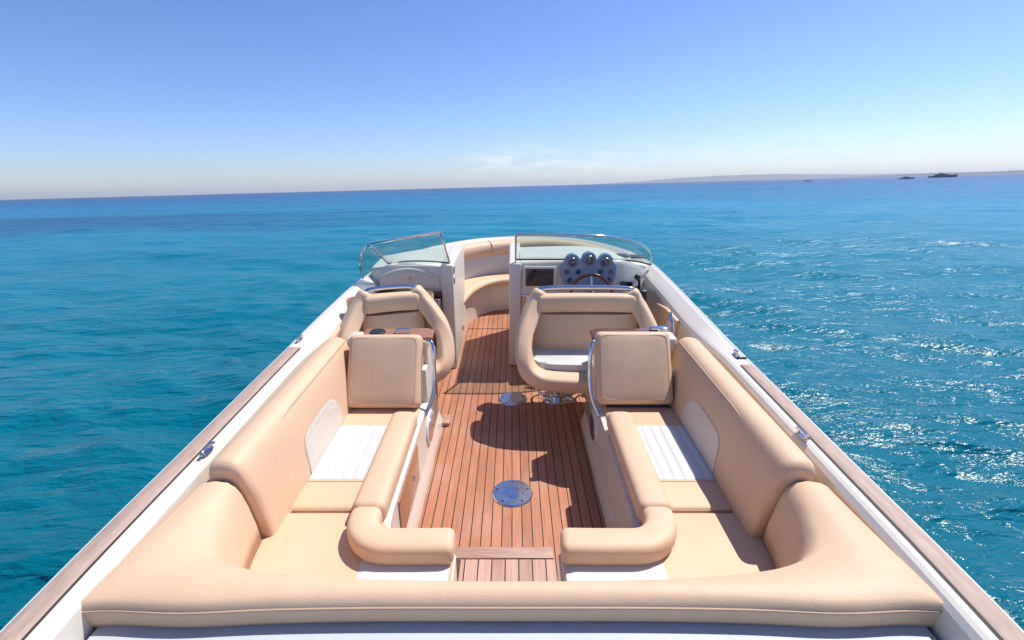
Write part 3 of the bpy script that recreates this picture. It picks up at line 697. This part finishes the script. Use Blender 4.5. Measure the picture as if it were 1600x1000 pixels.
INX = [(.355, .872), (.42, .878), (.50, .890), (.58, .905), (.64, .920), (.68, .936)]   # inner face of side backrest: z -> x
for s in (-1, 1):
    side = half_side(s)
    # forward seat cushion
    t = thing('seat_cushion', f'tan seat cushion with a white ribbed centre, forward half of the {side} bench', 'cushion', (s * .7, 2.0, .24), 'flat seat cushions of the two benches')
    bm = new(); box(bm, s * .50, s * .905, 1.608, 2.42, .24, .38, .022, 4); link_mesh('cushion_body', bm, 'tan', t)
    bm = new(); tube(bm, [(s * .51, 1.612, .366), (s * .90, 1.612, .366)], .0035, 8); tube(bm, [(s * .595, 1.775, .3805), (s * .885, 1.775, .3805)], .0022, 8); link_mesh('piping', bm, 'seam', t)
    bm = new(); ribbed(bm, lambda u, v: (Vector((s * (.60 + .280 * u), 1.79 + .43 * v, .38)), Vector((0, 0, 1))), 72, 14, .007, 6); link_mesh('ribbed_insert', bm, 'white', t, sharp=0)
    # aft seat cushion
    t = thing('seat_cushion', f'tan and white corner seat cushion at the stern end of the {side} bench', 'cushion', (s * .6, 1.3, .24), 'flat seat cushions of the two benches')
    AE = .206 if s < 0 else .172
    P = [(1.0, 1.594), (.50, 1.594), (.49, 1.50), (.44, 1.42), (.36, 1.395), (AE, 1.39), (AE, .98), (1.0, .98)]
    bm = new(); prism(bm, [(s * x, y) for x, y in P], .24, .38, r=.02, seg=4); link_mesh('cushion_body', bm, 'tan', t)
    bm = new(); ribbed(bm, lambda u, v: (Vector((s * (AE + .009 + (.305 + .206 - AE) * v), 1.0 + .385 * u, .38)), Vector((0, 0, 1))), 60, 10, .007, 3); link_mesh('ribbed_insert', bm, 'white', t, sharp=0)
    # aisle bolsters
    t = thing('bolster_cushion', f'long straight tan bolster along the aisle edge of the {side} bench', 'cushion', (s * .545, 1.9, .37), 'rounded bolsters along the aisle')
    bm = new(); sweep(bm, [(s * .543, y, .418) for y in (1.555, 1.8, 2.0, 2.20)], squircle(.128, .10, 36, 3.4), endr=.03); link_mesh('bolster_body', bm, 'tan', t, sharp=0)
    t = thing('bolster_cushion', f'curved tan corner bolster ending beside the step, on the {side} bench', 'cushion', (s * .4, 1.4, .37), 'rounded bolsters along the aisle')
    pth = [(s * x, y + .018, .423) for x, y in [(.543, 1.487), (.5425, 1.465)] + [(.543 - .115 + .115 * math.cos(a), 1.465 - .115 * math.sin(a)) for a in [R(90) * i / 9 for i in range(1, 10)]] + [(.37, 1.350), (.30, 1.350), (.225 if s < 0 else .195, 1.352)]]
    bm = new(); sweep(bm, pth, squircle(.116, .090, 36, 3.2), endr=.025); link_mesh('bolster_body', bm, 'tan', t, sharp=0)
    # forward block
    t = thing('headrest_cushion', f'square tan backrest cushion leaning at the front end of the {side} bench', 'cushion', (s * .67, 2.45, .38), 'square cushions at the front of the benches')
    bm = new(); rot = Matrix.Rotation(R(-31), 3, 'X')
    hw_ = .20 if s < 0 else .207
    box(bm, -hw_, hw_, -.06, .06, -.2, .2, .030, 5)
    for v in bm.verts:   # softly crowned face
        c_ = (1 - (v.co.x / .2) ** 2) * (1 - (v.co.z / .205) ** 2); v.co.y += -.012 * c_ if v.co.y < 0 else 0
    bmesh.ops.subdivide_edges(bm, edges=[e_ for e_ in bm.edges if e_.calc_length() > .2], cuts=7, use_grid_fill=True)
    for v in bm.verts:
        if v.co.y < -.055: v.co.y -= .012 * (1 - (v.co.x / .2) ** 2) * (1 - (v.co.z / .205) ** 2)
    bmesh.ops.rotate(bm, cent=(0, 0, 0), matrix=rot, verts=bm.verts); bmesh.ops.translate(bm, vec=((-.697, 2.50, .552) if s < 0 else (.668, 2.52, .562)), verts=bm.verts)
    link_mesh('cushion_body', bm, 'tan', t, sharp=0)
    pp = [Vector((math.copysign(max(0, abs(a) - 0), a), -.060, b)) for a, b in squircle(2 * hw_ - .05, .35, 64, 14)]
    bmp = new(); sweep(bmp, [rot @ p + Vector((-.697, 2.50, .552) if s < 0 else (.668, 2.52, .562)) for p in pp], circ(.0035, 8), up=rot @ Vector((0, 1, 0)), closed=True); link_mesh('piping', bmp, 'seam', t)
    # side backrest
    t = thing('backrest_cushion', f'long tan backrest cushion with a small pale oval panel, along the {side} gunwale', 'cushion', (s * .96, 2.0, .36), 'backrests of the two benches')
    sec = catmull([(z_, x_, 0) for z_, x_ in INX] + [(.702, .955, 0), (.712, .985, 0), (.706, 1.025, 0), (.682, 1.055, 0), (.60, 1.065, 0), (.36, 1.06, 0)], 3)
    ys = [1.485 + (2.60 - 1.485) * i / 20 for i in range(21)]
    cxs = .965; czs = .52; rows = []
    def srow(y, sh, dz=0):
        row = []
        for v in sec:
            dx_, dz_ = v.y - cxs, v.x - czs; L = math.hypot(dx_, dz_); q = (L - sh) / L
            row.append(Vector((s * (cxs + dx_ * q), y + dz * dz_, czs + dz_ * q)))
        return row
    er = .035
    for k in range(6, 0, -1): a = k / 6 * math.pi / 2; rows.append(srow(1.485 - er * math.sin(a), er * (1 - math.cos(a)), -.05))
    for y in ys: rows.append(srow(y, 0, -.05 * (1 - sm((y - 1.485) / .4))))
    for k in range(1, 7): a = k / 6 * math.pi / 2; rows.append(srow(2.60 + er * math.sin(a), er * (1 - math.cos(a))))
    bm = new(); grid(bm, rows, closed=True, cap=True); link_mesh('cushion_body', bm, 'tan', t, sharp=0)
    bm = new(); tube(bm, [Vector((s * .9395, y, .6875 - .05 * (1 - sm((y - 1.485) / .4)))) for y in ys], .0038, 8); link_mesh('piping', bm, 'seam', t)
    # pale patch
    HI = [(1.82, .385), (1.826, .46), (1.84, .515), (1.865, .543), (1.91, .556), (2.0, .560), (2.12, .560), (2.18, .552), (2.22, .53), (2.25, .49), (2.262, .44), (2.268, .385)]
    bm = new(); rows = []
    for i in range(41):
        y = 1.82 + .448 * i / 40; h = max(.386, lerp(HI, y)); row = []
        for j in range(17):
            z = .385 + (h - .385) * j / 16; x = lerp([(a, b) for a, b in INX], z); rib = .002 * abs(math.sin(j / 16 * math.pi * 5)) ** .6
            row.append(Vector((s * (x - .0022 - rib), y, z)))
        rows.append(row)
    grid(bm, rows); link_mesh('pale_panel', bm, 'pale', t, sharp=0)

# stern cushion: U shaped, wraps both corners
t = thing('stern_cushion', 'large U-shaped tan bolster cushion across the stern, nearest the camera', 'cushion', (0, 1.0, .5))
inner_h = [(0, 1.088), (.3, 1.088), (.5, 1.09), (.64, 1.098), (.74, 1.118), (.81, 1.155), (.855, 1.21), (.882, 1.28), (.898, 1.35), (.907, 1.43)]
outer_h = [(0, .955), (.35, .955), (.62, .95), (.84, .94), (1.02, .948), (1.118, .942), (1.116, 1.0), (1.105, 1.12), (1.095, 1.26), (1.088, 1.41)]
ih = catmull([(x, y, 0) for x, y in inner_h], 5); oh = []
ohc = catmull([(x, y, 0) for x, y in outer_h[:6]], 5)[:-1] + catmull([(x, y, 0) for x, y in outer_h[5:]], 5)
ih = [(-p.x, p.y) for p in ih[:0:-1]] + [(p.x, p.y) for p in ih]; oh = [(-p.x, p.y) for p in ohc[:0:-1]] + [(p.x, p.y) for p in ohc]
rows = []
def ssec(a, b, shr=0, push=Vector((0, 0, 0))):
    A_, B2 = Vector((a[0], a[1], 0)), Vector((b[0], b[1], 0)); d = B2 - A_; L = d.length; d.normalize(); row = []
    for (fa, off, z) in [(0, 0, .37), (0, .008, .45), (0, .022, .53), (0, .036, .59), (0, .05, .622), (0, .072, .643), (.62, 0, .652), (1, -.03, .648), (1, -.010, .638), (1, -.001, .62), (1, 0, .58), (1, -.010, .561), (1, -.03, .556)]:
        p = A_ + d * (fa * L + off); zz = z
        if shr: 
            m_ = (A_ + B2) / 2; p = m_ + (p - m_) * (1 - shr / (L / 2)); zz = .52 + (z - .52) * (1 - shr / .12)
        row.append(Vector((p.x, p.y, zz)) + push)
    return row
n_ = len(ih); er = .02
for k in range(5, 0, -1): a = k / 5 * math.pi / 2; rows.append(ssec(ih[0], oh[0], er * (1 - math.cos(a)), Vector((0, er * math.sin(a), 0))))
for a, b in zip(ih, oh): rows.append(ssec(a, b))
for k in range(1, 6): a = k / 5 * math.pi / 2; rows.append(ssec(ih[-1], oh[-1], er * (1 - math.cos(a)), Vector((0, er * math.sin(a), 0))))
bm = new(); grid(bm, rows, closed=True, cap=True); link_mesh('cushion_body', bm, 'tan', t, sharp=0)
bm = new(); tube(bm, [Vector((r_[-4].x, r_[-4].y, r_[-4].z)) for r_ in rows[14:-14]], .004, 8); link_mesh('piping', bm, 'seam', t)
# sun pad on the aft deck
t = thing('sun_pad', 'pale grey sun pad on the aft deck, just showing below the stern cushion', 'cushion', (0, .2, .545))
bm = new(); box(bm, -1.078, 1.078, -.8, .99, .5455, .564, .008, 3); link_mesh('pad_body', bm, 'pad', t)

# ------------------------------------------------------------------ swivel chairs facing aft
def chair(loc, rz, hwt, hw, label, peds, deep):
    t = thing('swivel_chair', label, 'chair', (loc[0], loc[1], 0), 'swivel chairs at the dash')
    rm = Matrix.Rotation(rz, 3, 'Z'); L0 = Vector((loc[0], loc[1], 0))
    def W(p): return rm @ Vector(p) + L0
    def put(name, bm, m, par, sharp=0, **k):
        for v in bm.verts: v.co = W(v.co)
        return link_mesh(name, bm, m, par, sharp=sharp, **k)
    # shell: front rim U, y runs forward(+)=back of the chair
    half = [(hwt, .17, .80), (hwt + (hw - hwt) * .25, .155, .755), (hwt + (hw - hwt) * .65, .09, .68), (hw, .0, .59), (hw + .005, -.08, .50), (hw - .02, -.15, .42), (hw - .08, -.19, .375), (hw - .18, -.21, .36), (0, -.22, .355)]
    rim = catmull([(-x, y, z) for x, y, z in half] + [(x, y, z) for x, y, z in half[-2::-1]], 5)
    back = []
    for p in rim:   # rear edge of the shell
        f = sm((p.z - .36) / .45)
        back.append(Vector((p.x * (.97 - .06 * (1 - f)), deep - .02 * abs(p.x) - .14 * (1 - f), p.z - (deep - .235) * .38 * f - .05 * (1 - f))))
    bm = new(); rows = []
    for k in range(9):
        u = k / 8; bulge = .02 * math.sin(math.pi * u)
        rows.append([a.lerp(b, u) + Vector((math.copysign(bulge, a.x) if abs(a.x) > .05 else 0, 0, -bulge * (1 - sm((a.z - .36) / .45)))) for a, b in zip(rim, back)])
    grid(bm, rows); cen = [Vector((p.x * .9, p.y + .01, p.z)) for p in back]
    # closed rear wall
    topz = .80 - (deep - .235) * .38; rw = []
    for k in range(7):
        u = k / 6; rw.append([Vector((p.x * (1 - .0 * u), p.y + .012 * math.sin(math.pi * u / 2), p.z + (topz - p.z) * u)) for p in back])
    grid(bm, rw)
    put('shell', bm, 'tan', t)
    bm = new(); sweep(bm, rim, squircle(.105, .120, 28, 3.6), up=Vector((0, 1, .25)).normalized(), endr=.03)
    put('arm_rim', bm, 'tan', t)
    # backrest: top roll and lower pad
    bm = new(); w = hwt - .01
    sweep(bm, [(-w, .135, .755), (-w * .5, .142, .757), (0, .144, .757), (w * .5, .142, .757), (w, .135, .755)], squircle(.10, .122, 24, 3.0), endr=.03); put('backrest_roll', bm, 'tan', t)
    bm = new(); w2 = hwt + .03
    rows = []
    for i in range(13):
        x = -w2 + 2 * w2 * i / 12; ed = (1 - (abs(x) / w2) ** 6)
        rows.append([Vector((x * (1 + .22 * (hw - hwt) / hw * (1 - k / 6)), .095 - .03 * ed - .012 * math.sin(math.pi * k / 6) + .035 * k / 6,   .40 + .285 * k / 6)) for k in range(7)] + [Vector((x, .20, .685)), Vector((x, .20, .40))])
    grid(bm, rows, closed=True, cap=True); put('backrest_pad', bm, 'tan', t, sharp=50)
    # seat
    P = [(-(hw - .05), .12), (-(hw - .045), -.04), (-(hw - .09), -.13), (-(hw - .17), -.165), (0, -.175), (hw - .17, -.165), (hw - .09, -.13), (hw - .045, -.04), (hw - .05, .12)]
    P = [(p.x, p.y) for p in catmull([(a, b, 0) for a, b in P], 4)]
    bm = new(); prism(bm, P, .33, .455, r=.032, seg=5); put('seat', bm, 'white', t, sharp=50)
    # rail
    bm = new(); r_ = .017
    tube(bm, [(-hwt - .075, .10, .70), (-hwt - .055, .13, .775), (-hwt - .01, .165, .825), (-hwt + .05, .18, .842), (0, .185, .845), (hwt - .05, .18, .842), (hwt + .01, .165, .825), (hwt + .055, .13, .775), (hwt + .075, .10, .70)], r_, 12, 6)
    put('chrome_rail', bm, 'chrome', t)
    for px_, py_ in peds:
        bm = new(); disc(bm, (px_, py_, 0), .115, .014, 40, bevel=.008); disc(bm, (px_, py_, .014), .06, .03, 32, bevel=.01); tube(bm, [(px_, py_, .03), (px_, py_, .34)], .032, 20, ends=False)
        pd = put('pedestal', bm, 'chrome', t, sharp=40)
        ring_ = [Vector((px_ + .155 * math.cos(a), py_ + .10 * math.sin(a), .075)) for a in [2 * math.pi * i / 40 for i in range(40)]]
        bm = new(); sweep(bm, ring_, circ(.008, 10), closed=True); put('foot_ring', bm, 'chrome', pd)
    return t
chair((.485, 2.965), 0, .300, .405, 'wide tan chair with white seat and chrome rail, in front of the steering wheel', [(-.155, .24), (.16, .24)], .44)
chair((-.745, 2.98), R(17), .16, .298, 'narrower tan passenger chair with chrome rail, turned slightly, in front of the arched locker', [(0, .05)], .30)

# ------------------------------------------------------------------ set the boat and everything aboard on the water
for o in BOAT_ROOTS:
    o.matrix_world = BOAT @ Matrix.Translation(Vector(o['_o']))
for o in bpy.data.objects:
    if '_o' in o: del o['_o']
